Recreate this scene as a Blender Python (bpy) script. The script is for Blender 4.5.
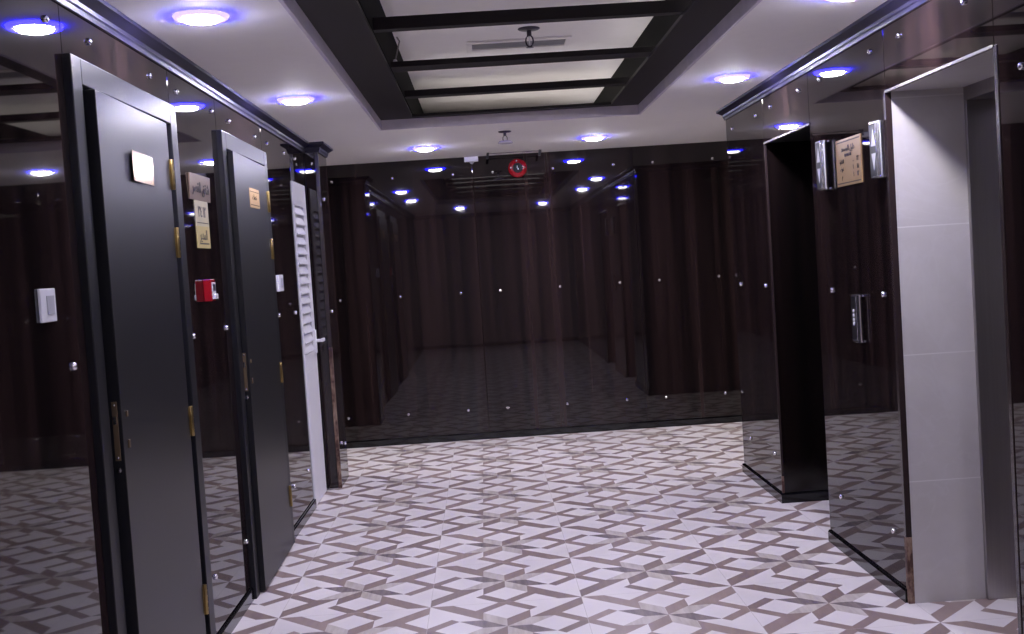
import bpy, math
from mathutils import Matrix, Vector

for o in list(bpy.data.objects): bpy.data.objects.remove(o)
C = bpy.context.scene.collection
S = bpy.context.scene
PI = math.pi

# ------------------------------------------------------------------ camera
F, YAW, PITCH, ROLL, EYE = 1143.7, 0.0226, 0.0490, -0.0642, 1.528
cy, sy, cp, sp, cr, sr = math.cos(YAW), math.sin(YAW), math.cos(PITCH), math.sin(PITCH), math.cos(ROLL), math.sin(ROLL)
fw = Vector((sy*cp, cy*cp, -sp)); rt = Vector((cy, -sy, 0)); up = rt.cross(fw)
rt2 = cr*rt + sr*up; up2 = -sr*rt + cr*up
cam = bpy.data.objects.new('camera', bpy.data.cameras.new('camera')); C.objects.link(cam)
cam.matrix_world = Matrix(((rt2.x, up2.x, -fw.x, 0), (rt2.y, up2.y, -fw.y, 0), (rt2.z, up2.z, -fw.z, EYE), (0, 0, 0, 1)))
cam.data.sensor_width = 36; cam.data.lens = F/1024*36; cam.data.clip_start = 0.05
S.camera = cam

# ------------------------------------------------------------------ world, exposure
w = bpy.data.worlds.new('world'); S.world = w; w.use_nodes = True
w.node_tree.nodes['Background'].inputs[0].default_value = (0.6, 0.6, 0.8, 1)
w.node_tree.nodes['Background'].inputs[1].default_value = 0.0
S.view_settings.view_transform = 'Standard'; S.view_settings.look = 'None'
S.view_settings.exposure = 0.0; S.view_settings.gamma = 1.0; S.view_settings.use_curve_mapping = False
S.cycles.max_bounces = 10; S.cycles.glossy_bounces = 6; S.cycles.diffuse_bounces = 5
S.cycles.sample_clamp_indirect = 4.0
LAMP_POWER = 500.0      # radiance of the white disc of each downlight
RING_POWER = 125.0       # radiance of its blue rim

# ------------------------------------------------------------------ node helpers
class N:
    def __init__(s, name):
        s.m = bpy.data.materials.new(name); s.m.use_nodes = True
        s.t = s.m.node_tree; s.b = s.t.nodes['Principled BSDF']
    def n(s, typ, **k):
        x = s.t.nodes.new(typ)
        for a, v in k.items(): setattr(x, a, v)
        return x
    def put(s, sock, v):
        if isinstance(v, bpy.types.NodeSocket): s.t.links.new(v, sock)
        else: sock.default_value = v
    def math(s, op, a, b=None, c=None):
        x = s.n('ShaderNodeMath', operation=op); s.put(x.inputs[0], a)
        if b is not None: s.put(x.inputs[1], b)
        if c is not None: s.put(x.inputs[2], c)
        return x.outputs[0]
    def pos(s): return s.n('ShaderNodeNewGeometry').outputs['Position']
    def mapping(s, v, scale):
        x = s.n('ShaderNodeMapping'); s.put(x.inputs['Vector'], v); x.inputs['Scale'].default_value = scale; return x.outputs[0]
    def noise(s, v, scale, detail=3, rough=0.5):
        x = s.n('ShaderNodeTexNoise'); s.put(x.inputs['Vector'], v); x.inputs['Scale'].default_value = scale
        x.inputs['Detail'].default_value = detail; x.inputs['Roughness'].default_value = rough; return x.outputs['Fac']
    def ramp(s, f, stops):
        x = s.n('ShaderNodeValToRGB'); s.put(x.inputs[0], f); e = x.color_ramp.elements
        while len(e) < len(stops): e.new(0.5)
        for i, (p, c) in enumerate(stops): e[i].position = p; e[i].color = (*c, 1)
        return x.outputs[0]
    def mix(s, f, a, b):
        x = s.n('ShaderNodeMix', data_type='RGBA'); s.put(x.inputs[0], f)
        s.put(x.inputs[6], a if not isinstance(a, tuple) else (*a, 1)); s.put(x.inputs[7], b if not isinstance(b, tuple) else (*b, 1))
        return x.outputs[2]
    def set(s, **k):
        for a, v in k.items():
            nm = {'color': 'Base Color', 'rough': 'Roughness', 'metal': 'Metallic', 'spec': 'Specular IOR Level', 'coat': 'Coat Weight',
                  'coatr': 'Coat Roughness', 'ior': 'IOR', 'trans': 'Transmission Weight', 'ecol': 'Emission Color', 'estr': 'Emission Strength', 'coatior': 'Coat IOR'}[a]
            if isinstance(v, tuple): v = (*v, 1)
            s.put(s.b.inputs[nm], v)
        return s
    def bump(s, h, dist, strength=1.0):
        x = s.n('ShaderNodeBump'); s.put(x.inputs['Height'], h); x.inputs['Distance'].default_value = dist; x.inputs['Strength'].default_value = strength
        s.t.links.new(x.outputs[0], s.b.inputs['Normal'])

def plain(name, col, rough=0.5, metal=0.0, var=0.06, **k):
    a = N(name)
    f = a.noise(a.pos(), 14.0, 3)
    lo = tuple(c*(1-var) for c in col); hi = tuple(min(1, c*(1+var)) for c in col)
    a.set(color=a.ramp(f, [(0.3, lo), (0.7, hi)]), rough=rough, metal=metal, **k)
    return a.m

# dark wood print behind clear glossy acrylic
def wood_gloss(name, dark, light, rough=0.025, coat=0.0, bscale=1.0):
    a = N(name); p = a.pos()
    f1 = a.noise(a.mapping(p, (9*bscale, 9*bscale, 0.12)), 1.0, 3, 0.6)
    f2 = a.noise(a.mapping(p, (60, 60, 0.9)), 1.0, 4, 0.6)
    f = a.math('ADD', a.math('MULTIPLY', f1, 0.84), a.math('MULTIPLY', f2, 0.16))
    mid = tuple((x+y)/2*0.85 for x, y in zip(dark, light))
    a.set(color=a.ramp(f, [(0.38, dark), (0.5, mid), (0.64, light)]), rough=rough, spec=0.5, coat=coat, coatr=0.015)
    h = a.noise(a.mapping(p, (1.1, 1.1, 0.8)), 1.0, 1)
    a.bump(h, 0.004, 0.25)
    return a.m

M = {}
M['panel'] = wood_gloss('acrylic_over_walnut', (0.005, 0.0037, 0.004), (0.021, 0.0122, 0.0120))
M['jamb_lam'] = wood_gloss('walnut_laminate', (0.003, 0.0022, 0.0022), (0.007, 0.0042, 0.004), rough=0.15, coat=0.0)
M['cream'] = plain('cream_wall_paint', (0.34, 0.27, 0.25), 0.7, var=0.02)
M['backer'] = plain('wall_backing', (0.02, 0.015, 0.015), 0.6)
M['base'] = plain('gloss_black_skirting', (0.005, 0.005, 0.006), 0.12)
M['black_paint'] = plain('black_door_paint', (0.007, 0.007, 0.009), 0.38, spec=0.42)
M['casing'] = plain('black_casing_paint', (0.006, 0.006, 0.0085), 0.40, spec=0.36)
M['crown'] = plain('black_crown_gloss', (0.016, 0.014, 0.032), 0.42, spec=0.25)
M['frame_dark'] = plain('espresso_ceiling_frame', (0.010, 0.007, 0.009), 0.5, spec=0.3)
M['lilac'] = plain('grey_painted_step', (0.6, 0.54, 0.62), 0.45)
M['void_black'] = plain('matt_black_void_board', (0.004, 0.004, 0.004), 0.8, spec=0.1)
M['ceil'] = plain('white_gypsum', (0.92, 0.89, 0.87), 0.75, var=0.01)
M['chrome'] = plain('chrome', (0.85, 0.85, 0.88), 0.2, 1.0, var=0.02)
M['steel'] = (lambda a: (a.set(color=a.ramp(a.noise(a.mapping(a.pos(), (120, 120, 2)), 1.0, 2), [(0.2, (0.38, 0.36, 0.355)), (0.8, (0.42, 0.40, 0.395))]), rough=0.32, metal=1.0), a.m)[1])(N('brushed_steel'))
M['brass'] = plain('brass', (0.34, 0.25, 0.10), 0.3, 1.0)
M['old_brass'] = plain('worn_brass', (0.22, 0.16, 0.10), 0.42, 0.8)
M['white_plastic'] = plain('white_plastic', (0.72, 0.72, 0.76), 0.35, var=0.02)
M['rocker'] = plain('pale_grey_rocker', (0.42, 0.42, 0.46), 0.3, var=0.02)
M['white_alu'] = plain('white_enamel_aluminium', (0.78, 0.77, 0.82), 0.35, var=0.02)
M['red'] = plain('red_enamel', (0.30, 0.006, 0.014), 0.25)
M['black_plastic'] = plain('black_plastic', (0.012, 0.012, 0.014), 0.3)
M['gold'] = plain('gold_plate', (0.44, 0.28, 0.13), 0.30, 0.3)
M['mirror_gold'] = plain('polished_gold_plate', (0.6, 0.42, 0.28), 0.2, 0.85)
M['copper_plate'] = plain('bronze_plate', (0.27, 0.185, 0.13), 0.35, 0.4)
M['yellow'] = plain('yellow_notice', (0.62, 0.50, 0.2), 0.4)
M['pale_yellow'] = plain('pale_notice', (0.62, 0.55, 0.36), 0.4)
M['ink'] = plain('dark_ink', (0.03, 0.02, 0.018), 0.5)
M['edge'] = plain('dark_edge_band', (0.028, 0.018, 0.018), 0.25, coat=0.3)
def raw_board():
    a = N('raw_board_edge'); f = a.noise(a.mapping(a.pos(), (20, 20, 9)), 1.0, 4, 0.7)
    a.set(color=a.ramp(f, [(0.44, (0.05, 0.018, 0.014)), (0.54, (0.17, 0.10, 0.07)), (0.66, (0.30, 0.21, 0.15))]), rough=0.6); return a.m
M['raw'] = raw_board()
M['grille_slot'] = plain('grille_slot_grey', (0.22, 0.20, 0.19), 0.6)
M['dark_metal'] = plain('dark_grey_metal', (0.05, 0.045, 0.06), 0.35, 0.6)
M['violet_glass'] = plain('pale_glossy_cup', (0.78, 0.74, 0.92), 0.2, 0.0)
M['cable'] = plain('grey_cable', (0.2, 0.19, 0.2), 0.5)

def marble():
    a = N('cream_marble_tile'); p = a.pos()
    f1 = a.noise(p, 3.5, 6, 0.6)
    x = a.n('ShaderNodeTexNoise'); a.put(x.inputs['Vector'], p); x.inputs['Scale'].default_value = 2.2; x.inputs['Detail'].default_value = 5; x.inputs['Distortion'].default_value = 2.5
    v = a.math('ABSOLUTE', a.math('SUBTRACT', x.outputs['Fac'], 0.5))
    base = a.ramp(f1, [(0.3, (0.47, 0.445, 0.435)), (0.7, (0.55, 0.525, 0.515))])
    c = a.mix(a.ramp(v, [(0.0, (0.35,)*3), (0.03, (0,)*3)]), base, (0.55, 0.53, 0.53))
    z = a.n('ShaderNodeSeparateXYZ'); a.put(z.inputs[0], p)
    j = a.math('LESS_THAN', a.math('ABSOLUTE', a.math('SUBTRACT', a.math('FLOORED_MODULO', a.math('ADD', z.outputs['Z'], 0.018), 0.526), 0.002)), 0.003)
    a.set(color=a.mix(j, c, (0.62, 0.60, 0.59)), rough=0.3, spec=0.5); return a.m
M['marble'] = marble()

# floor tile pattern: an eight-armed star every second half tile, wood-print strips on cream
HT = 0.34
def floor_mat():
    a = N('patterned_floor_tile'); p = a.pos()
    sx = a.n('ShaderNodeSeparateXYZ'); a.put(sx.inputs[0], p)
    X0, Y0 = 0.00566, 5.41569
    U = a.math('DIVIDE', a.math('SUBTRACT', sx.outputs['X'], X0), HT)
    V = a.math('DIVIDE', a.math('SUBTRACT', sx.outputs['Y'], Y0), HT)
    def wrap(v, c): return a.math('SUBTRACT', a.math('FLOORED_MODULO', a.math('SUBTRACT', v, c-1), 2.0), 1.0)
    def vec(x, y):
        c = a.n('ShaderNodeCombineXYZ'); a.put(c.inputs[0], x); a.put(c.inputs[1], y); return c.outputs[0]
    def inside(pv, poly):
        # 1 inside a convex polygon
        cx = sum(q[0] for q in poly)/len(poly); cyy = sum(q[1] for q in poly)/len(poly)
        r = None
        for i in range(len(poly)):
            (x1, y1), (x2, y2) = poly[i], poly[(i+1) % len(poly)]
            nx, ny = y2-y1, x1-x2; l = math.hypot(nx, ny); nx /= l; ny /= l
            d = nx*x1 + ny*y1
            if nx*cx + ny*cyy > d: nx, ny, d = -nx, -ny, -d
            dt = a.n('ShaderNodeVectorMath', operation='DOT_PRODUCT'); a.put(dt.inputs[0], pv); dt.inputs[1].default_value = (nx, ny, 0)
            s_ = a.math('SUBTRACT', dt.outputs['Value'], d)
            r = s_ if r is None else a.math('MAXIMUM', r, s_)
        return a.math('LESS_THAN', r, 0.0)
    def fold(c):
        u, v = wrap(U, c[0]), wrap(V, c[1])
        sg = a.math('SUBTRACT', a.math('MULTIPLY', a.math('GREATER_THAN', u, 0.0), 2.0), 1.0)
        return vec(a.math('MULTIPLY', u, sg), a.math('MULTIPLY', v, sg)), u, v, sg
    pa, ua, va, sga = fold((0, 0)); pb, ub, vb, sgb = fold((1, 1))
    def quad(c): return vec(a.math('ABSOLUTE', wrap(U, c[0])), a.math('ABSOLUTE', wrap(V, c[1])))
    pc, pd = quad((1, 0)), quad((0, 1))
    g = a.noise(a.mapping(p, (30, 4, 1)), 1.0, 3, 0.6)
    g2 = a.noise(a.mapping(p, (1.5, 1.5, 1)), 1.0, 2)
    cellu = a.math('FLOOR', U); cellv = a.math('FLOOR', V)
    wn = a.n('ShaderNodeTexWhiteNoise', noise_dimensions='3D')
    a.put(wn.inputs['Vector'], vec(cellu, cellv))
    brown = a.ramp(a.math('ADD', a.math('MULTIPLY', g, 0.5), a.math('MULTIPLY', wn.outputs['Value'], 0.5)),
                   [(0.15, (0.20, 0.15, 0.14)), (0.5, (0.275, 0.205, 0.185)), (0.85, (0.35, 0.27, 0.24))])
    dark = a.ramp(g, [(0.35, (0.15, 0.125, 0.13)), (0.65, (0.26, 0.21, 0.205))])
    beige = a.ramp(g, [(0.35, (0.44, 0.39, 0.35)), (0.65, (0.56, 0.51, 0.475))])
    white = a.ramp(g2, [(0.3, (0.66, 0.62, 0.61)), (0.7, (0.74, 0.70, 0.69))])
    c = white
    arm = [(0, 0), (0.1, 0), (0.4, 0.3), (0.3, 0.4), (0, 0.1)]
    for q in (pc, pd): c = a.mix(inside(q, arm), c, brown)
    for poly in ([(0, 0), (0, .3), (.4, .7), (.7, .7)], [(0, 0), (.3, 0), (.7, -.4), (.7, -.7)]):
        c = a.mix(inside(pb, poly), c, brown)
    for poly, col in (([(0, 0), (0, .3), (.3, .6), (.3, .3)], brown), ([(0, 0), (.3, .3), (.6, .3), (.3, 0)], beige),
                      ([(0, 0), (.3, 0), (.6, -.3), (.3, -.3)], dark), ([(0, 0), (.3, -.3), (.3, -.6), (0, -.3)], beige)):
        c = a.mix(inside(pa, poly), c, col)
    gr = a.math('LESS_THAN', a.math('MINIMUM', a.math('ABSOLUTE', ub), a.math('ABSOLUTE', vb)), 0.003)
    c = a.mix(gr, c, (0.5, 0.46, 0.44))
    a.set(color=c, rough=0.32, spec=0.35)
    return a.m
M['floor'] = floor_mat()

# ------------------------------------------------------------------ mesh helpers
class MB:
    def __init__(s): s.v = []; s.f = []
    def add(s, vs, fs):
        o = len(s.v); s.v += [tuple(v) for v in vs]; s.f += [tuple(i+o for i in f) for f in fs]; return s
    def box(s, x0, x1, y0, y1, z0, z1):
        x0, x1 = sorted((x0, x1)); y0, y1 = sorted((y0, y1)); z0, z1 = sorted((z0, z1))
        return s.add([(x0,y0,z0),(x1,y0,z0),(x1,y1,z0),(x0,y1,z0),(x0,y0,z1),(x1,y0,z1),(x1,y1,z1),(x0,y1,z1)],
                     [(3,2,1,0),(4,5,6,7),(0,1,5,4),(1,2,6,5),(2,3,7,6),(3,0,4,7)])
    def hexa(s, a, b):   # two matching quads
        return s.add(list(a)+list(b), [(3,2,1,0),(4,5,6,7),(0,1,5,4),(1,2,6,5),(2,3,7,6),(3,0,4,7)])
    def rev(s, prof, c, axis, n=24, r1=None):   # profile (radius, height) turned about an axis direction
        ax = Vector(axis).normalized(); t = Vector((0,0,1)) if abs(ax.z) < .9 else Vector((1,0,0))
        a = ax.cross(t).normalized(); b = ax.cross(a); c = Vector(c)
        vs = []; fs = []
        for r, h in prof:
            for i in range(n):
                an = 2*PI*i/n; vs.append(c + ax*h + (a*math.cos(an)+b*math.sin(an))*max(r, 1e-5))
        for k in range(len(prof)-1):
            for i in range(n):
                j = (i+1) % n; fs.append((k*n+i, k*n+j, (k+1)*n+j, (k+1)*n+i))
        fs.append(tuple(range(n-1, -1, -1))); fs.append(tuple((len(prof)-1)*n+i for i in range(n)))
        return s.add(vs, fs)
    def tube(s, pts, r, n=8):
        pts = [Vector(p) for p in pts]; vs = []; fs = []
        for k, p in enumerate(pts):
            d = (pts[min(k+1, len(pts)-1)] - pts[max(k-1, 0)]).normalized()
            t = Vector((0,0,1)) if abs(d.z) < .9 else Vector((1,0,0)); a = d.cross(t).normalized(); b = d.cross(a)
            for i in range(n):
                an = 2*PI*i/n; vs.append(p + (a*math.cos(an)+b*math.sin(an))*r)
        for k in range(len(pts)-1):
            for i in range(n):
                j = (i+1) % n; fs.append((k*n+i, k*n+j, (k+1)*n+j, (k+1)*n+i))
        fs.append(tuple(range(n))); fs.append(tuple((len(pts)-1)*n+i for i in range(n)))
        return s.add(vs, fs)
    def prism(s, prof, fn, t0, t1):   # 2-D profile swept straight; fn(a, b, t) -> point
        n = len(prof); vs = [fn(a, b, t) for t in (t0, t1) for a, b in prof]
        fs = [(i, (i+1) % n, n+(i+1) % n, n+i) for i in range(n)] + [tuple(range(n)), tuple(range(2*n-1, n-1, -1))]
        return s.add(vs, fs)
    def sweep(s, prof, path):   # profile (outward offset, z) mitred along a plan polyline of (x, y), offset to the right-hand side
        n = len(prof); P = [Vector(p) for p in path]; rows = []
        for k, p in enumerate(P):
            def nrm(a, b): d = (b-a).normalized(); return Vector((d.y, -d.x))
            if k == 0: m = nrm(P[0], P[1])
            elif k == len(P)-1: m = nrm(P[-2], P[-1])
            else:
                a, b = nrm(P[k-1], p), nrm(p, P[k+1]); m = (a+b); m = m/(m.dot(a))
            rows.append([(p.x+m.x*o, p.y+m.y*o, z) for o, z in prof])
        vs = [v for r in rows for v in r]; fs = []
        for k in range(len(P)-1):
            for i in range(n): j = (i+1) % n; fs.append((k*n+i, k*n+j, (k+1)*n+j, (k+1)*n+i))
        fs += [tuple(range(n)), tuple((len(P)-1)*n+i for i in range(n))]
        return s.add(vs, fs)
    def build(s, name, mat, parent=None, bevel=0, smooth=False, seg=2, at=None):
        me = bpy.data.meshes.new(name); at = Vector(at or (0, 0, 0))
        me.from_pydata([tuple(Vector(v)-at) for v in s.v], [], s.f); me.update()
        import bmesh
        bm = bmesh.new(); bm.from_mesh(me); bmesh.ops.recalc_face_normals(bm, faces=bm.faces); bm.to_mesh(me); bm.free()
        if smooth:
            for p in me.polygons: p.use_smooth = True
            me.set_sharp_from_angle(angle=math.radians(40))
        o = bpy.data.objects.new(name, me); C.objects.link(o); me.materials.append(mat)
        if bevel:
            b = o.modifiers.new('bevel', 'BEVEL'); b.width = bevel; b.segments = seg; b.limit_method = 'ANGLE'
        if parent is not None:
            o.parent = parent; o.location = at - (parent.location if parent.parent is None else parent.matrix_world.translation) if parent.type == 'EMPTY' else at
        else: o.location = at
        return o
def thing(name, label, cat, loc, group=None, rz=0):
    o = bpy.data.objects.new(name, None); C.objects.link(o); o.location = loc; o.rotation_euler = (0, 0, rz)
    o.empty_display_size = 0.05
    o['label'] = label; o['category'] = cat
    if group: o['group'] = group
    return o
def tag(o, label, cat, group=None):
    o['label'] = label; o['category'] = cat
    if group: o['group'] = group
    return o
def struct(o, label=None, cat=None):
    o['kind'] = 'structure'
    if label: o['label'] = label
    if cat: o['category'] = cat
    return o
import unicodedata
FORMS = {}
for cp_ in list(range(0xFE70, 0xFEFD)):
    d_ = unicodedata.decomposition(chr(cp_)).split()
    if len(d_) == 2 and d_[0][0] == '<': FORMS[(chr(int(d_[1], 16)), d_[0][1:-1])] = chr(cp_)
    elif len(d_) == 3 and d_[0][0] == '<': FORMS[(chr(int(d_[1], 16))+chr(int(d_[2], 16)), d_[0][1:-1])] = chr(cp_)
def ar(t):      # joined letter forms in visual (left to right) order
    out = []
    for word in t.split(' '):
        units = []; i = 0
        while i < len(word):
            if word[i:i+2] == 'لا': units.append('لا'); i += 2
            else: units.append(word[i]); i += 1
        res = []
        joins = lambda u: (u, 'initial') in FORMS
        for k, u in enumerate(units):
            p_ = k > 0 and joins(units[k-1]) and (u, 'final') in FORMS
            n_ = k < len(units)-1 and joins(u) and (units[k+1], 'final') in FORMS
            f_ = 'medial' if p_ and n_ else 'final' if p_ else 'initial' if n_ else 'isolated'
            res.append(FORMS.get((u, f_), u))
        w_ = ''.join(res)
        out.append(w_ if any(c in '٠١٢٣٤٥٦٧٨٩' for c in word) else w_[::-1])
    return ' '.join(out[::-1])
def text(name, body, mat, parent, size, origin, right, upv, depth=0.0008, align='CENTER', bold=0.0, font=None, sx=1.0):
    cu = bpy.data.curves.new(name, 'FONT'); cu.body = ar(body) if any('\u0600' <= c <= '\u06ff' for c in body) else body; cu.size = size; cu.align_x = align; cu.align_y = 'CENTER'; cu.extrude = depth; cu.offset = bold
    tmp = bpy.data.objects.new('tmp', cu); C.objects.link(tmp)
    dg = bpy.context.evaluated_depsgraph_get(); me = bpy.data.meshes.new_from_object(tmp.evaluated_get(dg)); bpy.data.objects.remove(tmp)
    r, u = Vector(right).normalized(), Vector(upv).normalized(); n = r.cross(u); o0 = Vector(origin)
    for v in me.vertices: v.co = o0 + r*(v.co.x*sx) + u*v.co.y + n*v.co.z
    me.materials.clear(); me.materials.append(mat)
    o = bpy.data.objects.new(name, me); C.objects.link(o); o.parent = parent
    if parent: o.location = -parent.location
    return o

XL, XR, YB, YF, ZC = -1.2, 1.68, 9.87, -1.25, 2.44     # hall: left/right faces, back wall, wall behind the camera, ceiling
PT = 0.012                                             # cladding thickness

# ------------------------------------------------------------------ floor
struct(MB().box(-4.2, 5.2, YF-0.15, YB+0.15, -0.1, 0).build('floor', M['floor']), 'cream and brown star-patterned tile floor', 'floor')

# ------------------------------------------------------------------ ceiling with the raised tray
TX0, TX1, TY0, TY1 = -0.62, 1.108, 2.35, 7.60
cm = MB()
cm.box(-4.2, TX0, YF-.15, YB+.15, ZC, ZC+.06); cm.box(TX1, 5.2, YF-.15, YB+.15, ZC, ZC+.06)
cm.box(TX0, TX1, YF-.15, TY0, ZC, ZC+.06); cm.box(TX0, TX1, TY1, YB+.15, ZC, ZC+.06)
cm.box(-0.8, 1.3, TY0-.2, 9.4, 2.75, 2.85)
ceiling = struct(cm.build('ceiling', M['ceil']), 'white ceiling with a raised central tray', 'ceiling')
st = MB(); T = 0.015
st.box(TX0, TX0+T, TY0, TY1, ZC-.002, 2.503); st.box(TX1-T, TX1, TY0, TY1, ZC-.002, 2.503)
st.box(TX0+T, TX1-T, TY1-T, TY1, ZC-.002, 2.503); st.box(TX0+T, TX1-T, TY0, TY0+T, ZC-.002, 2.503)
struct(st.build('trim_1', M['lilac'], bevel=.002), 'grey upright step around the ceiling tray', 'trim')
IX0, IX1, IY0, IY1 = -0.395, 0.905, 2.55, 7.50
lg = MB()
lg.box(TX0-.05, IX0, TY0, TY1, 2.503, 2.52); lg.box(IX1, TX1+.05, TY0, TY1, 2.503, 2.52)
lg.box(IX0, IX1, TY0, IY0, 2.503, 2.52); lg.box(IX0, IX1, IY1, TY1, 2.503, 2.52)
struct(lg.build('trim_2', M['frame_dark']), 'wide dark flat border inside the ceiling tray', 'trim')
vb = MB()
vb.box(IX0-.02, IX0+.005, TY0, 9.25, 2.52, 2.75); vb.box(IX1+.068, IX1+.09, TY0, 9.25, 2.52, 2.75)
vb.box(IX0-.02, IX1+.09, 9.25, 9.27, 2.5, 2.75); vb.box(IX0, IX1+.09, IY0-.05, IY0-.03, 2.52, 2.75)
struct(vb.build('trim_6', M['void_black']), 'black upright boards closing the sides of the raised tray', 'trim')
for y, d, h, lab in ((6.74, .09, .037, 'dark ceiling beam farthest from the camera, beyond the air grille'),
                (5.73, .15, .028, 'dark ceiling beam just in front of the air grille'),
                (4.82, .06, .052, 'dark ceiling beam crossing the tray before the sprinkler'),
                (3.86, .06, .052, 'dark ceiling beam above the camera end of the tray'),
                (2.95, .06, .052, 'dark ceiling beam nearest the rear of the hall')):
    b = MB().box(IX0-.01, IX1+.06, y, y+d, 2.521, 2.521+h).build('ceiling_beam', M['frame_dark'], bevel=.002)
    tag(b, lab, 'beam', 'dark beams across the ceiling tray')

# ------------------------------------------------------------------ crowns
CP = [(-.002, 2.372), (.008, 2.372), (.012, 2.386), (.016, 2.392), (.018, 2.405), (.040, 2.42), (.050, 2.426), (.050, ZC), (-.002, ZC)]
left = [(XL, 8.50), (XL+.10, 8.50), (XL+.10, 8.08), (XL, 8.08), (XL, YF)]
# path direction chosen so the offset points into the hall
def crown(name, path, lab):
    struct(MB().sweep(CP, path).build(name, M['crown']), lab, 'trim')
crown('trim_3', [(XL, YF), (XL, 8.08), (XL+.10, 8.08), (XL+.10, 8.50), (XL-3, 8.50)], 'dark crown moulding along the left wall and pillar')
crown('trim_4', [(5.1, 7.65), (XR, 7.65), (XR, YF)], 'dark crown moulding along the right wall')
crown('trim_5', [(XR, YF), (XL, YF)], 'dark crown moulding behind the camera')

# ------------------------------------------------------------------ walls : structural backing + acrylic cladding sheets + screw caps
def wall(name, segs, lab):
    m = MB()
    for s_ in segs: m.box(*s_)
    return struct(m.build(name, M['backer']), lab, 'wall')
G = 0.0016
def sheet_x(parent, x, sgn, y0, y1, z0, z1):       # sheet on a wall of constant x, front face at x, thickness away from room
    MB().box(x, x-sgn*PT, y0+G, y1-G, z0, z1).build('cladding_panel', M['panel'], parent, bevel=.0015)
def sheet_y(parent, y, sgn, x0, x1, z0, z1):
    MB().box(x0+G, x1-G, y, y-sgn*PT, z0, z1).build('cladding_panel', M['panel'], parent, bevel=.0015)
def cap(parent, pos, axis):
    MB().rev([(.0115, 0), (.0115, .006), (.010, .0085), (.006, .0105), (0, .011)], pos, axis, 16).build('screw_cap', M['chrome'], parent, smooth=True)

d1a, d1b, d2a, d2b = 3.53, 4.51, 5.49, 6.43     # door openings in the left wall
o1a, o1b, o2a, o2b = 5.73, 6.65, 3.66, 4.65     # lift openings in the right wall
ZO = 2.115
wl = wall('wall_left', [(XL-PT-.12, XL-PT, YF, d1a, 0, ZC), (XL-PT-.12, XL-PT, d1a, d1b, 2.15, ZC), (XL-PT-.12, XL-PT, d1b, d2a, 0, ZC),
                        (XL-PT-.12, XL-PT, d2a, d2b, 2.15, ZC), (XL-PT-.12, XL-PT, d2b, 8.092, 0, ZC),
                        (XL-PT-.12, XL+.10-PT, 8.092, 8.488, 0, ZC), (-4.2, XL-PT-.12, 8.30, 8.488, 0, ZC)], 'left wall clad in glossy dark walnut acrylic')
ZB0, ZT = .06, 2.40
for a, b, z0, z1 in ((YF, -.2, ZB0, ZT), (-.2, 1.0, ZB0, ZT), (1.0, 2.2, ZB0, ZT), (2.2, 3.447, ZB0, ZT), (3.447, 4.605, 2.225, ZT), (4.605, 5.405, ZB0, ZT),
                     (5.405, 6.515, 2.225, ZT), (6.515, 7.452, ZB0, ZT), (7.452, 8.08, 2.14, ZT), (7.973, 8.08, ZB0, 2.14)):
    sheet_x(wl, XL, 1, a, b, z0, z1)
sheet_y(wl, 8.08, -1, XL+.001, XL+.075, ZB0-.06, ZT)                 # face of the little pillar
sheet_x(wl, XL+.10, 1, 8.10, 8.50, ZB0-.06, ZT)                     # its side
sheet_y(wl, 8.50, 1, -4.2, XL+.09, ZB0, ZT)
for y, z in ((3.69, 2.305), (4.354, 2.305), (4.729, 2.302), (5.327, 2.302), (5.68, 2.298), (6.335, 2.296), (6.69, 2.296), (7.251, 2.294), (7.663, 2.296),
             (3.326, 1.305), (4.697, 1.305), (5.30, 1.305), (6.671, 1.30), (7.25, 1.29), (4.75, .292), (5.373, .288), (6.747, .28), (7.30, .274),
             (2.35, 1.305), (2.35, .29), (2.35, 2.30), (3.33, 2.30), (1.3, 1.305), (1.9, 1.305), (1.3, 2.3), (1.9, 2.3)):
    cap(wl, (XL, y, z), (1, 0, 0))
for z in (.30, 1.25, 2.05): cap(wl, (XL+.10, 8.22, z), (1, 0, 0))
cap(wl, (XL+.10, 8.42, .265), (1, 0, 0)); cap(wl, (XL+.05, 8.08, 2.296), (0, -1, 0))
# unfinished and banded edge of the pillar cladding
MB().box(XL+.076, XL+.101, 8.076, 8.099, 1.0, 2.37).build('edge_strip', M['edge'], wl, bevel=.001)
MB().box(XL+.076, XL+.101, 8.076, 8.099, .0, 1.0).build('raw_edge', M['raw'], wl, bevel=.001)['label'] = 'bare brown board edge low on the pillar'

wr = wall('wall_right', [(XR+PT, XR+.8, YF, o2a, 0, ZC), (XR+PT, XR+.8, o2a, o2b, ZO+.012, ZC), (XR+PT+.02, XR+.8, o2b+.012, o1a, 0, ZC), (XR+PT, XR+PT+.02, o2b+.03, o1a, 0, ZC),
                         (XR+PT, XR+.8, o1a, o1b, ZO+.02, ZC), (XR+PT, XR+.8, o1b+.02, 7.638, 0, ZC), (XR+.8, 5.2, 7.45, 7.638, 0, ZC)], 'right wall clad in glossy dark walnut acrylic')
for a, b, z0, z1 in ((YF, -.1, ZB0, ZT), (-.1, 1.15, ZB0, ZT), (1.15, 2.4, ZB0, ZT), (2.4, o2a, ZB0, ZT), (o2a, o2b, ZO, ZT), (o2b, o1a, ZB0, ZT), (o1a, o1b, ZO, ZT), (o1b, 7.65, ZB0, ZT)):
    sheet_x(wr, XR, -1, a, b, z0, z1)
sheet_y(wr, 7.65, 1, XR, 2.9, ZB0, ZT); sheet_y(wr, 7.65, 1, 2.9, 4.1, ZB0, ZT)
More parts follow.
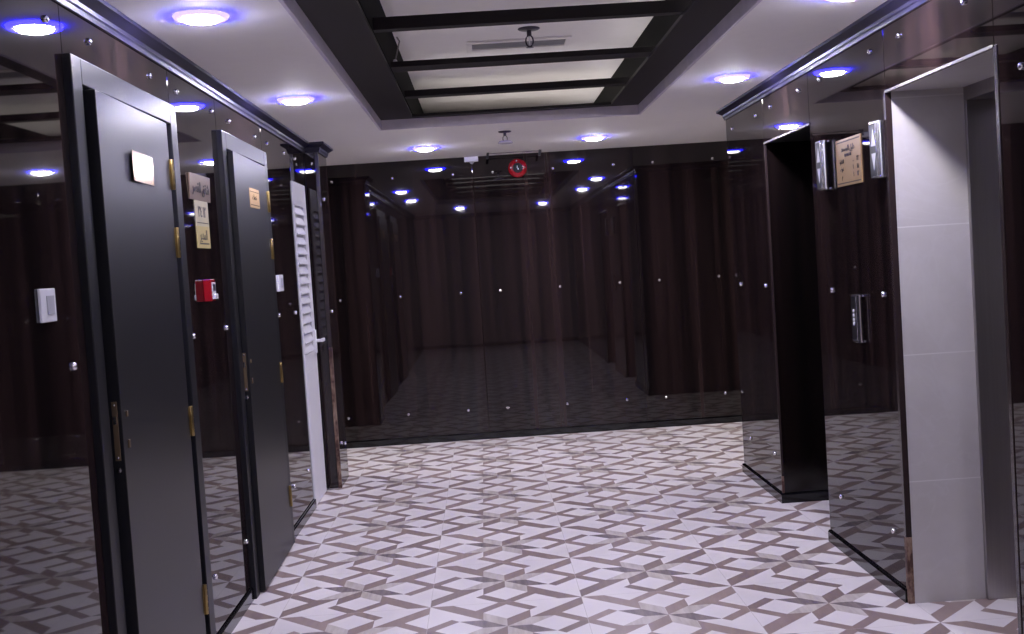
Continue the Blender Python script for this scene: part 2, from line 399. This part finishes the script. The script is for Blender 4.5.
for y, z in ((7.47, 2.295), (6.83, 2.299), (6.48, 2.304), (5.891, 2.306), (5.525, 2.306), (4.81, 2.307), (4.472, 2.308), (3.869, 2.302),
             (7.45, 1.28), (6.79, 1.283), (5.49, 1.287), (4.78, 1.287), (7.41, .268), (6.785, .273), (5.512, .273), (4.797, .272),
             (3.48, 2.02), (3.5, 1.28), (3.5, .27), (2.6, 2.02), (2.6, 1.28), (2.6, .27)):
    cap(wr, (XR, y, z), (-1, 0, 0))

wb = wall('wall_back', [(-4.2, 5.2, YB+PT, YB+.15, 0, ZC)], 'back wall clad in glossy dark walnut acrylic panels')
for a in (-4.175, -2.795, -1.415, -.035, 1.345, 2.725): sheet_y(wb, YB, -1, a, a+1.38, .055, ZC)
sheet_y(wb, YB, -1, 4.105, 5.2, .055, ZC)
for k in range(-1, 3):
    for dx in (.172, .69, 1.21):
        x = -.035+1.38*k+dx
        if -1.5 < x < 2.5:
            for z in (2.297, 1.28, .26): cap(wb, (x, YB, z), (0, -1, 0))
wf = wall('wall_rear', [(XL-.1, XR+.1, YF-.15, YF-PT, 0, ZC)], 'cream painted wall behind the camera')
MB().box(XL, XR, YF-PT, YF, 0, ZC).build('painted_face', M['cream'], wf)
struct(MB().box(-4.35, -4.2, 8.0, YB+.15, 0, ZC).build('wall_corridor_left', M['jamb_lam']), 'dark end wall of the cross corridor on the left', 'wall')
struct(MB().box(5.2, 5.35, 7.3, YB+.15, 0, ZC).build('wall_corridor_right', M['jamb_lam']), 'dark end wall of the cross corridor on the right', 'wall')

# skirtings
BP = [(-.012, 0), (.012, 0), (.012, .05), (.008, .058), (.002, .06), (-.012, .06)]
def skirt(name, paths, lab):
    m = MB()
    for p in paths: m.sweep(BP, p)
    struct(m.build(name, M['base']), lab, 'baseboard')
skirt('baseboard_left', [[(XL, YF), (XL, 3.447)], [(XL, 4.605), (XL, 5.405)], [(XL, 6.515), (XL, 7.452)], [(XL+.08, 8.50), (-4.1, 8.50)]], 'glossy dark skirting along the left wall')
skirt('baseboard_right', [[(4.9, 7.65), (XR, 7.65), (XR, o1b), (XR+.5, o1b)], [(XR+.0, o1a), (XR, o2b+.015)], [(XR, o2a), (XR, YF)]], 'glossy dark skirting along the right wall')
skirt('baseboard_back', [[(-4.1, YB), (5.1, YB)]], 'glossy dark skirting along the back wall')
skirt('baseboard_rear', [[(XR, YF), (XL, YF)]], 'glossy dark skirting behind the camera')

# ------------------------------------------------------------------ lift openings
g = struct(thing('door_4', 'far lift doorway with dark laminate reveal in the right wall', 'doorway', (XR, 6.19, 0)))
MB().box(XR+.004, XR+.62, o1b+.002, o1b+.02, .06, ZO).build('reveal', M['jamb_lam'], g)
MB().box(XR+.004, XR+.62, o1a-.012, o1a, 0, ZO).build('reveal', M['jamb_lam'], g)
MB().box(XR+.004, XR+.62, o1a, o1b+.02, ZO, ZO+.02).build('soffit', M['black_paint'], g)
MB().box(XR-.003, XR+.010, o1b-.004, o1b+.006, .16, ZO).build('edge_strip', M['edge'], g, bevel=.001)
MB().box(XR-.003, XR+.010, o1b-.004, o1b+.006, .06, .16).build('raw_edge', M['raw'], g)
MB().box(XR+.45, XR+.47, o1a, o1b, 0, ZO).build('lift_door', M['steel'], g)
MB().box(XR+.43, XR+.452, o1a+.45, o1a+.454, 0, ZO).build('door_seam', M['black_plastic'], g)
MB().box(XR-.004, XR+.012, o1a, o1b, ZO-.004, ZO+.006).build('header_edge', M['grille_slot'], g)

g = struct(thing('door_5', 'near lift doorway with cream marble reveal and steel frame in the right wall', 'doorway', (XR, 4.16, 0)))
MB().box(XR+.022, 2.0, o2b, o2b+.012, 0, ZO).build('marble_reveal', M['marble'], g)['label'] = 'cream marble tiles on the far reveal'
MB().box(XR+.022, 2.0, o2a-.012, o2a, 0, ZO).build('marble_reveal', M['marble'], g)['label'] = 'cream marble tiles on the near reveal'
MB().box(XR+.012, 2.0, o2a-.012, o2b+.012, ZO, ZO+.012).build('marble_soffit', M['marble'], g)
MB().box(XR-.003, XR+.022, o2b-.002, o2b+.022, .28, ZO).build('edge_strip', M['edge'], g, bevel=.001)
MB().box(XR-.003, XR+.022, o2b-.002, o2b+.022, .0, .28).build('raw_edge', M['raw'], g, bevel=.001)
MB().box(XR-.003, XR+.022, o2a-.022, o2a+.002, 0, ZO).build('edge_strip', M['edge'], g, bevel=.001)
MB().box(XR-.005, XR+.012, o2a, o2b, ZO-.004, ZO+.006).build('header_edge', M['grille_slot'], g)
fr = MB().box(2.0, 2.2, o2b-.02, o2b+.03, 0, 2.06).build('steel_jamb', M['steel'], g, bevel=.003)
MB().box(2.0, 2.2, o2a-.03, o2a+.02, 0, 2.06).build('steel_jamb', M['steel'], g, bevel=.003)
MB().box(2.0, 2.2, o2a-.03, o2b+.03, 2.06, ZO+.02).build('steel_header', M['steel'], g, bevel=.003)
MB().box(2.17, 2.2, o2a, 4.157, .0, 2.06).build('lift_door', M['steel'], g)
MB().box(2.17, 2.2, 4.163, o2b, .0, 2.06).build('lift_door', M['steel'], g)

# ------------------------------------------------------------------ black doors in the left wall
def black_door(name, ya, yb, lab, leafy, nearx):
    # ya..yb = outer edges of the casing
    g = struct(thing(name, lab, 'door', (XL, (ya+yb)/2, 0)))
    W = .085; xf = XL+.024
    MB().box(XL-.10, xf, ya, ya+W, 0, 2.225).build('door_casing', M['casing'], g, bevel=.003)
    MB().box(XL-.10, xf, yb-W, yb, 0, 2.225).build('door_casing', M['casing'], g, bevel=.003)
    MB().box(XL-.10, xf, ya+W, yb-W, 2.145, 2.225).build('door_casing', M['casing'], g, bevel=.003)
    MB().box(XL-.10, XL-.02, yb-W-.075, yb-W, 0, 2.145).build('door_stop', M['casing'], g)
    MB().box(XL-.10, XL-.05, ya+W, ya+W+.04, 0, 2.145).build('door_stop', M['casing'], g)
    y0, y1 = leafy; t = .040; xo0, xo1 = nearx, XL+.034    # leaf hinged on the far side, standing slightly proud
    z0, z1 = .012, 2.135
    leaf = MB().hexa([(xo0-t, y0, z0), (xo0, y0, z0), (xo1, y1, z0), (xo1-t, y1, z0)], [(xo0-t, y0, z1), (xo0, y0, z1), (xo1, y1, z1), (xo1-t, y1, z1)]).build('door_leaf', M['black_paint'], g, bevel=.002)
    for z in (1.94, 1.68, .99, .29):
        h = MB()
        h.rev([(.0075, -.058), (.0085, -.056), (.0085, .056), (.0075, .058)], (xo1+.004, y1+.012, z), (0, 0, 1), 12)
        h.box(xo1-.004, xo1+.0012, y1-.008, y1+.012, z-.055, z+.055)
        h.box(xo1-.012, xo1-.002, y1+.014, y1+.030, z-.055, z+.055)
        for q in (-.035, -.012, .012, .035): h.rev([(.0095, -.002), (.0095, .002)], (xo1+.004, y1+.012, z+q), (0, 0, 1), 12)
        h.build('hinge', M['brass'], g, smooth=True)
    # lock plate on the leaf's edge
    l = MB().box(xo0-t*.72, xo0-t*.28, y0-.002, y0+.002, .985, 1.17).build('lock_plate', M['old_brass'], g, bevel=.001)
    m = MB(); m.box(xo0-t*.62, xo0-t*.38, y0-.008, y0, 1.10, 1.125); m.rev([(.004, 0), (.004, .002), (0, .003)], (xo0-t*.5, y0-.002, .995), (0, -1, 0), 10); m.rev([(.004, 0), (.004, .002), (0, .003)], (xo0-t*.5, y0-.002, 1.16), (0, -1, 0), 10)
    m.build('latch_bolt', M['chrome'], g)
    MB().rev([(.008, 0), (.008, .004), (0, .005)], (xo0-t*.5, y0, .955), (0, -1, 0), 12).build('screw', M['chrome'], g)
    for z, h in ((1.125, .018), (1.03, .026)):
        MB().box(xo0-.001, xo0+.004, y0+.045, y0+.06, z-h/2, z+h/2).build('keyhole_plate', M['old_brass'], g, bevel=.001)
    return g, xo0, xo1
D1 = black_door('door_1', 3.447, 4.605, 'near black panel door in the left wall, standing barely ajar, with a shiny gold name plate', (3.57, 4.415), XL+.048)
D2 = black_door('door_2', 5.405, 6.515, 'farther black panel door in the left wall with a small orange name plate', (5.505, 6.39), XL+.048)

def plate(name, y0, y1, z0, z1, x, mat, lab, cat, th=.003, tilt=0.0, group=None):
    g = thing(name, lab, cat, (x, (y0+y1)/2, z0), group)
    MB().box(x, x+th, y0, y1, z0, z1).build('plate', mat, g, bevel=.0008)
    return g
RL, UP = (0, 1, 0), (0, 0, 1)     # reading direction on the left wall
px = XL+.040
g = thing('name_plate', 'shiny gold plate on the near black door catching the lamp', 'sign', (XL+.043, 4.025, 1.878))
MB().hexa([(XL+.0512, 3.885, 1.878), (XL+.0532, 3.885, 1.878), (XL+.0405, 4.165, 1.878), (XL+.0384, 4.165, 1.878)],
          [(XL+.0512, 3.885, 1.980), (XL+.0532, 3.885, 1.980), (XL+.0405, 4.165, 1.980), (XL+.0384, 4.165, 1.980)]).build('plate', M['mirror_gold'], g, bevel=.0005)
for y, xs in ((3.905, .0523), (4.145, .0414)):
    MB().rev([(.004, 0), (.004, .0012), (0, .002)], (XL+xs, y, 1.888), (1, 0, 0), 10).build('screw', M['brass'], g)
g = plate('name_plate', 5.86, 6.11, 1.886, 1.985, XL+.040, M['gold'], 'small orange-gold plate on the farther black door', 'sign')
text('lettering', 'خدمات', M['ink'], g, .04, (XL+.0435, 5.985, 1.94), RL, UP)
for z in (1.968, 1.90): MB().box(XL+.043, XL+.0437, 5.875, 6.095, z-.002, z+.002).build('rule', M['ink'], g)

# brown plate over the yellow notice, between the two doors
g = thing('wall_sign', 'brown bronze Arabic sign on the left wall between the doors, above the yellow notice', 'sign', (XL, 4.99, 1.88))
MB().hexa([(XL+.001, 4.81, 1.872), (XL+.004, 4.81, 1.872), (XL+.004, 5.165, 1.872), (XL+.002, 5.165, 1.872)],
          [(XL+.001, 4.81, 1.982), (XL+.009, 4.81, 1.982), (XL+.009, 5.165, 1.982), (XL+.002, 5.165, 1.982)]).build('plate', M['copper_plate'], g, bevel=.001)
text('lettering', 'شقق القصر', M['ink'], g, .062, (XL+.0078, 4.99, 1.925), RL, UP, bold=.0006)
g = thing('notice', 'tall pale yellow printed notice below the brown sign between the doors', 'sign', (XL, 5.0, 1.668))
MB().box(XL+.0005, XL+.003, 4.885, 5.110, 1.762, 1.875).build('upper_sheet', M['pale_yellow'], g)['label'] = 'paler upper half'
MB().box(XL+.0005, XL+.003, 4.885, 5.110, 1.668, 1.762).build('lower_sheet', M['yellow'], g)['label'] = 'stronger yellow lower half'
text('lettering', '١٢ ٣٤', M['dark_metal'], g, .065, (XL+.0032, 4.997, 1.822), RL, UP, bold=.0006)
text('lettering', 'المدير', M['ink'], g, .058, (XL+.0032, 4.997, 1.722), RL, UP, bold=.0004)
MB().box(XL+.003, XL+.0037, 4.90, 5.10, 1.775, 1.778).build('rule', M['ink'], g)
MB().box(XL+.003, XL+.0037, 4.925, 5.085, 1.684, 1.690).build('rule', M['ink'], g)

# ------------------------------------------------------------------ white louvred door (utility cupboard)
g = struct(thing('door_3', 'narrow white louvred cupboard door at the far end of the left wall', 'door', (XL, 7.66, 0)))
ya, yb, zt = 7.455, 7.97, 2.135; xf = XL+.008; sw = .03
MB().box(XL-.012, xf, ya, ya+sw, .006, zt).build('stile', M['white_alu'], g, bevel=.002)
MB().box(XL-.012, xf, yb-sw*4, yb, .006, zt).build('stile', M['white_alu'], g, bevel=.002)
for z0, z1 in ((1.98, zt), (.88, 1.0), (.006, .10)): MB().box(XL-.012, xf, ya+sw, yb-sw*4, z0, z1).build('rail', M['white_alu'], g, bevel=.002)
MB().box(XL-.006, XL+.010, ya+sw, yb-sw*4, .10, .88).build('lower_panel', M['white_alu'], g)
MB().box(XL-.012, XL-.008, ya+sw, yb-sw*4, 1.0, 1.98).build('louvre_backing', M['rocker'], g)
nl = 15; pz = .98/nl
for k in range(nl):
    z = 1.0+k*pz; a_, b_ = ya+sw, yb-sw*4
    MB().hexa([(XL-.010, a_, z+.05), (XL+.012, a_, z+.004), (XL+.012, b_, z+.004), (XL-.010, b_, z+.05)],
              [(XL-.008, a_, z+.056), (XL+.015, a_, z+.009), (XL+.015, b_, z+.009), (XL-.008, b_, z+.056)]).build('louvre_blade', M['white_alu'], g)
h = MB().box(xf, xf+.012, yb-.085, yb-.03, .98, 1.14).rev([(.011, 0), (.011, .045)], (xf+.01, yb-.055, 1.065), (1, 0, 0), 12)
h.box(xf+.042, xf+.06, yb-.07, yb+.035, 1.055, 1.077)
h.build('door_handle', M['white_alu'], g, bevel=.002)

# ------------------------------------------------------------------ switches and call point
def switch(y0, y1, z0, z1, lab, grp, t=.008):
    g = thing('light_switch', lab, 'switch', (XL, (y0+y1)/2, z0), grp)
    MB().box(XL, XL+t, y0, y1, z0, z1).build('switch_plate', M['white_plastic'], g, bevel=.0025)
    ym = y0+(y1-y0)*.38
    MB().hexa([(XL+t-.001, ym, z0+.02), (XL+t+.003, ym, z0+.02), (XL+t+.0015, y1-.018, z0+.02), (XL+t-.001, y1-.018, z0+.02)],
              [(XL+t-.001, ym, z1-.02), (XL+t+.0015, ym, z1-.02), (XL+t+.003, y1-.018, z1-.02), (XL+t-.001, y1-.018, z1-.02)]).build('rocker', M['rocker'], g, bevel=.0006)
switch(3.105, 3.215, 1.442, 1.534, 'large white rocker switch on the left wall before the near door', 'white wall switches')
switch(6.66, 6.80, 1.437, 1.533, 'small-looking white switch on the left wall beyond the second door', 'white wall switches', .018)
g = thing('fire_call_point', 'red fire alarm call point on the left wall between the doors', 'alarm', (XL, 4.93, 1.44))
MB().box(XL, XL+.034, 4.93, 5.005, 1.438, 1.532).build('housing', M['red'], g, bevel=.003)
MB().box(XL+.034, XL+.037, 4.937, 4.998, 1.446, 1.518).build('break_glass', M['white_plastic'], g, bevel=.001)
MB().box(XL+.037, XL+.039, 4.95, 4.985, 1.482, 1.51).build('press_mark', M['dark_metal'], g)
MB().box(XL+.037, XL+.046, 4.950, 4.998, 1.446, 1.468).build('flap', M['white_plastic'], g, bevel=.002)

# ------------------------------------------------------------------ lift fixtures on the right wall
def bowed(x, y0, y1, z0, z1, d, name, mat, parent, n=10):
    m = MB(); prof = []
    for k in range(n+1):
        a = PI*k/n; prof.append(((y0+y1)/2-(y1-y0)/2*math.cos(a), d*math.sin(a)**.6 if 0 < k < n else 0))
    m.prism(prof, lambda a, b, t: (x-b, a, t), z0, z1)
    return m.build(name, mat, parent, bevel=.0015, smooth=True)
def fixture(g, y0, y1, z0, z1, d):
    # near end: a rounded chrome column facing the corridor, the rest a dark face between chrome caps
    def col(a, b, t): return (XR-a, b, t)
    r_ = d/2
    prof = [(0, y0+.022)]+[(r_-r_*math.cos(PI*k/10), y0+.020-.020*math.sin(PI*k/10)) for k in range(11)]+[(d, y0+.022)]
    MB().prism(prof, col, z0+.008, z1-.008).build('chrome_bar', M['chrome'], g, smooth=True)
    MB().box(XR-d+.004, XR, y0+.022, y1, z0+.008, z1-.008).build('dark_face', M['black_plastic'], g)
    cap_ = [(0, y0-.002)]+[(r_-r_*math.cos(PI*k/10), y0+.018-.022*math.sin(PI*k/10)) for k in range(1, 10)]+[(d, y0+.012), (d+.001, y1-.02), (d*.6, y1+.002), (0, y1+.002)]
    MB().prism(cap_, col, z0, z0+.008).build('bottom_cap', M['chrome'], g, bevel=.001)
    MB().prism(cap_, col, z1-.008, z1).build('top_cap', M['chrome'], g, bevel=.001)
    return XR-d+.004
def lantern(y0, lab):
    g = thing('hall_lantern', lab, 'lift indicator', (XR, y0+.05, 1.775), 'chrome lift direction lanterns')
    x = fixture(g, y0, y0+.105, 1.772, 2.004, .040)
    ya, yb = y0+.035, y0+.085; ym = (ya+yb)/2
    for nm, za, zb in (('up_arrow', 1.905, 1.975), ('down_arrow', 1.875, 1.805)):
        x0, x1 = x-.0012, x+.0005
        MB().add([(x0, ya, za), (x0, yb, za), (x0, ym, zb), (x1, ya, za), (x1, yb, za), (x1, ym, zb)], [(0, 1, 2), (5, 4, 3), (0, 3, 4, 1), (1, 4, 5, 2), (2, 5, 3, 0)]).build(nm, M['white_plastic'], g)
lantern(5.43, 'chrome lift lantern with arrows left of the gold plaque, beside the dark doorway')
lantern(4.66, 'chrome lift lantern with arrows right of the gold plaque, beside the marble reveal')
g = thing('floor_directory', 'gold directory plaque with dark lettering between the two lift lanterns', 'sign', (XR, 5.145, 1.77))
MB().box(XR-.005, XR, 4.972, 5.318, 1.772, 1.984).build('plate', M['gold'], g, bevel=.001)
RR = (0, -1, 0)
x = XR-.0058
for z in (1.969, 1.782): MB().box(x, x+.001, 4.985, 5.305, z, z+.005).build('rule', M['ink'], g)
text('heading', 'دليل المصعد', M['dark_metal'], g, .036, (x, 5.145, 1.938), RR, UP)
text('heading', 'ELEVATOR', M['dark_metal'], g, .02, (x, 5.145, 1.908), RR, UP)
for z, a, b, c in ((1.882, 'الادارة', 'ـ', '٢٢'), (1.848, 'غرف', '١', '١٨'), (1.815, 'م', '١', '١٢')):
    text('row', a, M['ink'], g, .026, (x, 5.235, z), RR, UP); text('row', b, M['ink'], g, .028, (x, 5.075, z), RR, UP, bold=.0006)
    text('row', c, M['ink'], g, .028, (x, 5.015, z), RR, UP, bold=.0006)
g = thing('call_button_panel', 'slim chrome lift call panel at waist height between the doorways', 'lift button', (XR, 5.085, 1.065))
x = fixture(g, 5.04, 5.135, 1.065, 1.276, .032)
for z in (1.205, 1.185, 1.165, 1.147): MB().rev([(.008, 0), (.008, .003), (.006, .004)], (x, 5.10, z), (-1, 0, 0), 12).build('button', M['white_plastic'], g)

# ------------------------------------------------------------------ back wall and ceiling fittings
g = thing('fire_bell', 'round red fire alarm bell high on the back wall', 'alarm', (.352, YB, 2.317))
MB().rev([(.04, 0), (.04, .022)], (.352, YB, 2.317), (0, -1, 0), 20).build('base', M['black_plastic'], g)
MB().rev([(.08, .018), (.081, .024), (.077, .036), (.062, .050), (.042, .056), (.040, .056)], (.352, YB, 2.317), (0, -1, 0), 36).build('gong', M['red'], g, smooth=True)
MB().rev([(.043, .05), (.043, .058), (.036, .066), (0, .068)], (.352, YB, 2.317), (0, -1, 0), 24).build('hub', M['black_plastic'], g, smooth=True)
MB().box(.345, .351, YB-.069, YB-.067, 2.312, 2.335).box(.351, .360, YB-.069, YB-.067, 2.300, 2.314).build('mark', M['white_plastic'], g)
for a in (.0, 1.7, 3.1): MB().rev([(.006, 0), (.006, .003), (0, .005)], (.352+.06*math.cos(a), YB-.052, 2.317+.06*math.sin(a)), (0, -1, 0), 10).build('rivet', M['chrome'], g)
g = thing('motion_sensor', 'small white sensor box at the top of the back wall under the ceiling', 'sensor', (-.04, YB, 2.385))
MB().box(-.100, .020, YB-.045, YB, 2.395, ZC-.002).build('housing', M['white_plastic'], g, bevel=.004)
MB().rev([(.022, 0), (.016, .012), (.006, .02), (0, .021)], (-.035, YB-.025, 2.395), (0, 0, -1), 16).build('lens', M['rocker'], g, smooth=True)
g = thing('hanging_rail', 'thin dark rail held by two black brackets on the ceiling before the back wall', 'rail', (.315, 9.62, ZC))
for x in (.097, .534): MB().hexa([(x-.012, 9.60, ZC-.05), (x+.008, 9.60, ZC-.05), (x+.008, 9.63, ZC-.05), (x-.012, 9.63, ZC-.05)], [(x-.004, 9.60, ZC), (x+.018, 9.60, ZC), (x+.018, 9.63, ZC), (x-.004, 9.63, ZC)]).build('bracket', M['black_plastic'], g, bevel=.001)
MB().tube([(.10, 9.615, ZC-.008), (.53, 9.615, ZC-.008)], .0025).build('rod', M['dark_metal'], g)

def sprinkler(x, y, z, k, lab, cup):
    g = thing('sprinkler', lab, 'sprinkler', (x, y, z), 'ceiling sprinklers')
    MB().rev([(.05*k, 0), (.052*k, -.003), (.046*k, -.008), (.014*k, -.012)], (x, y, z), (0, 0, 1), 28).build('escutcheon', M['dark_metal'], g, smooth=True)
    MB().rev([(.011*k, -.010), (.011*k, -.034*k), (.009*k, -.036*k)], (x, y, z), (0, 0, 1), 14).build('neck', M['dark_metal'], g)
    zz = z-.058*k; pts = [(x+.017*k*math.sin(a), y, zz+.026*k*math.cos(a)) for a in [2*PI*i/20 for i in range(21)]]
    MB().tube(pts, .0035*k, 8).build('yoke', M['dark_metal'], g, smooth=True)
    MB().rev([(.003*k, .02*k), (.003*k, -.02*k)], (x, y, zz), (0, 0, 1), 8).build('bulb', M['white_plastic'], g)
    if cup: MB().rev([(.012, 0), (.04, -.004), (.052, -.014), (.054, -.02), (.048, -.022), (.01, -.012)], (x, y, z-.064), (0, 0, 1), 28).build('deflector', M['violet_glass'], g, smooth=True)
    else: MB().rev([(.016*k, 0), (.018*k, -.002), (.002, -.003)], (x, y, zz-.028*k), (0, 0, 1), 20).build('deflector', M['dark_metal'], g)
sprinkler(.325, 6.12, 2.75, 1.15, 'sprinkler head hanging in the raised ceiling tray beside the long grille', False)
sprinkler(.215, 8.10, ZC, .9, 'sprinkler head with bright cup on the ceiling near the back wall', True)
g = thing('air_grille', 'long pale slot air grille in the raised ceiling tray', 'vent', (.28, 6.53, 2.75))
a, b, c, d = -.01, .575, 6.385, 6.68
a0 = MB(); zg = 2.749
for bx in ((a, b, c, c+.035), (a, b, d-.075, d), (a, a+.03, c+.035, d-.075), (b-.03, b, c+.035, d-.075)): a0.box(bx[0], bx[1], bx[2], bx[3], zg-.01, zg)
a0.build('frame', M['ceil'], g, bevel=.002)
MB().box(a+.03, b-.03, c+.035, d-.075, zg-.002, zg).build('slot', M['grille_slot'], g)
for k in range(5): MB().box(a+.03, b-.03, c+.05+k*.035, c+.056+k*.035, zg-.008, zg-.002).build('vane', M['rocker'], g)
g = thing('loose_cable', 'short grey cable with connector dangling at the left inside the ceiling tray', 'cable', (-.385, 6.0, 2.75))
MB().tube([(-.37, 6.05, 2.73), (-.355, 6.0, 2.70), (-.365, 5.92, 2.63), (-.375, 5.86, 2.575)], .004).build('wire', M['cable'], g, smooth=True)
MB().rev([(.008, 0), (.013, .012), (.013, .045), (.007, .055)], (-.375, 5.86, 2.58), (0, -.3, -1), 12).build('connector', M['white_plastic'], g, smooth=True)

# ------------------------------------------------------------------ recessed LED downlights with a blue rim
def emis(name, col, s):
    a = N(name); a.set(color=(0.8, 0.8, 0.8), ecol=col, estr=s, rough=.4); return a.m
M['lamp'] = emis('lit_lamp_disc', (1.0, 0.96, 0.92), LAMP_POWER)
M['ring'] = emis('lit_blue_rim', (0.007, 0.0055, 1.0), RING_POWER); M['ring'].node_tree.nodes['Principled BSDF'].inputs['Base Color'].default_value = (0.05, 0.05, 0.3, 1)
def downlight(x, y, lab):
    g = thing('downlight', lab, 'ceiling light', (x, y, ZC), 'round blue-rimmed ceiling downlights')
    MB().rev([(.062, 0), (.062, -.014), (.052, -.021), (.03, -.025), (0, -.026)], (x, y, ZC), (0, 0, 1), 32).build('lit_disc', M['lamp'], g, smooth=True)
    m = MB(); n = 32; prof = [(.063, -.001), (.066, -.010), (.078, -.014), (.090, -.011), (.096, -.001)]
    vs = []; fs = []
    for r, h in prof:
        for i in range(n): an = 2*PI*i/n; vs.append((x+r*math.cos(an), y+r*math.sin(an), ZC+h))
    for k in range(len(prof)-1):
        for i in range(n): j = (i+1) % n; fs.append((k*n+i, k*n+j, (k+1)*n+j, (k+1)*n+i))
    m.add(vs, fs).build('blue_rim', M['ring'], g, smooth=True)
for x, y, lab in ((-.915, 4.02, 'glowing downlight above the first door, left side near the camera'), (-.915, 6.03, 'glowing downlight on the left beside the tray, above the second door'),
                  (-.386, 8.90, 'glowing downlight near the back wall, left of the bell'), (.922, 8.88, 'glowing downlight near the back wall, right of the bell'),
                  (1.408, 6.19, 'glowing downlight on the right, above the dark lift doorway'), (1.408, 4.25, 'downlight on the right above the marble lift doorway, above the frame'),
                  (-.30, 1.10, 'left downlight behind the camera, seen only in the back wall reflection'), (1.03, 1.10, 'right downlight behind the camera, seen only in the back wall reflection')):
    downlight(x, y, lab)

# unseen flat panels added to brighten the far ceiling, at the two ends of the cross corridor
M['added_panel_light'] = emis('lit_added_panel', (1.0, 0.93, 0.84), 42.0)
for x, lab in ((-2.7, 'added unseen warm ceiling panel in the left end of the cross corridor'), (3.3, 'added unseen warm ceiling panel in the right end of the cross corridor')):
    g = thing('added_panel_light', lab, 'ceiling light', (x, 9.0, ZC))
    MB().box(x-.31, x+.31, 8.69, 9.31, ZC-.012, ZC).build('frame', M['white_alu'], g, bevel=.002)
    MB().box(x-.28, x+.28, 8.72, 9.28, ZC-.014, ZC-.011).build('diffuser', M['added_panel_light'], g)

# LED strips added out of sight to brighten the tray: on the border behind its right lip, and along the tops of the beams
M['strip'] = emis('lit_added_strip', (1.0, 0.95, 0.95), 3.6)
g = thing('added_led_strip', 'added unseen LED strip lying on the right border inside the ceiling tray', 'added strip light', (IX1+.04, 5.0, 2.52), 'added strips in the ceiling tray')
MB().box(IX1+.025, IX1+.06, 2.6, 9.15, 2.521, 2.526).build('strip', M['strip'], g)
for y, d, h, which in ((6.74, .09, .037, 'farthest dark beam'), (5.73, .15, .028, 'wide dark beam before the grille'), (4.82, .06, .052, 'dark beam before the sprinkler'), (3.86, .06, .052, 'beam at the camera end of the tray'), (2.95, .06, .052, 'rearmost beam of the tray')):
    g = thing('added_led_strip', 'added unseen LED strip along the top of the '+which, 'added strip light', (.25, y+d/2, 2.521+h), 'added strips on the beams')
    MB().box(IX0+.1, IX1-.1, y+d-.03, y+d-.01, 2.522+h, 2.526+h).build('strip', M['strip'], g)
g = thing('added_led_strip', 'added unseen LED strip above the lower ceiling at the far end of the tray', 'added strip light', (.25, 8.0, 2.51))  # also added, to brighten the far part of the upper ceiling
for y in (7.75, 8.5): MB().box(IX0+.1, IX1-.1, y, y+.03, 2.503, 2.508).build('strip', M['strip'], g)
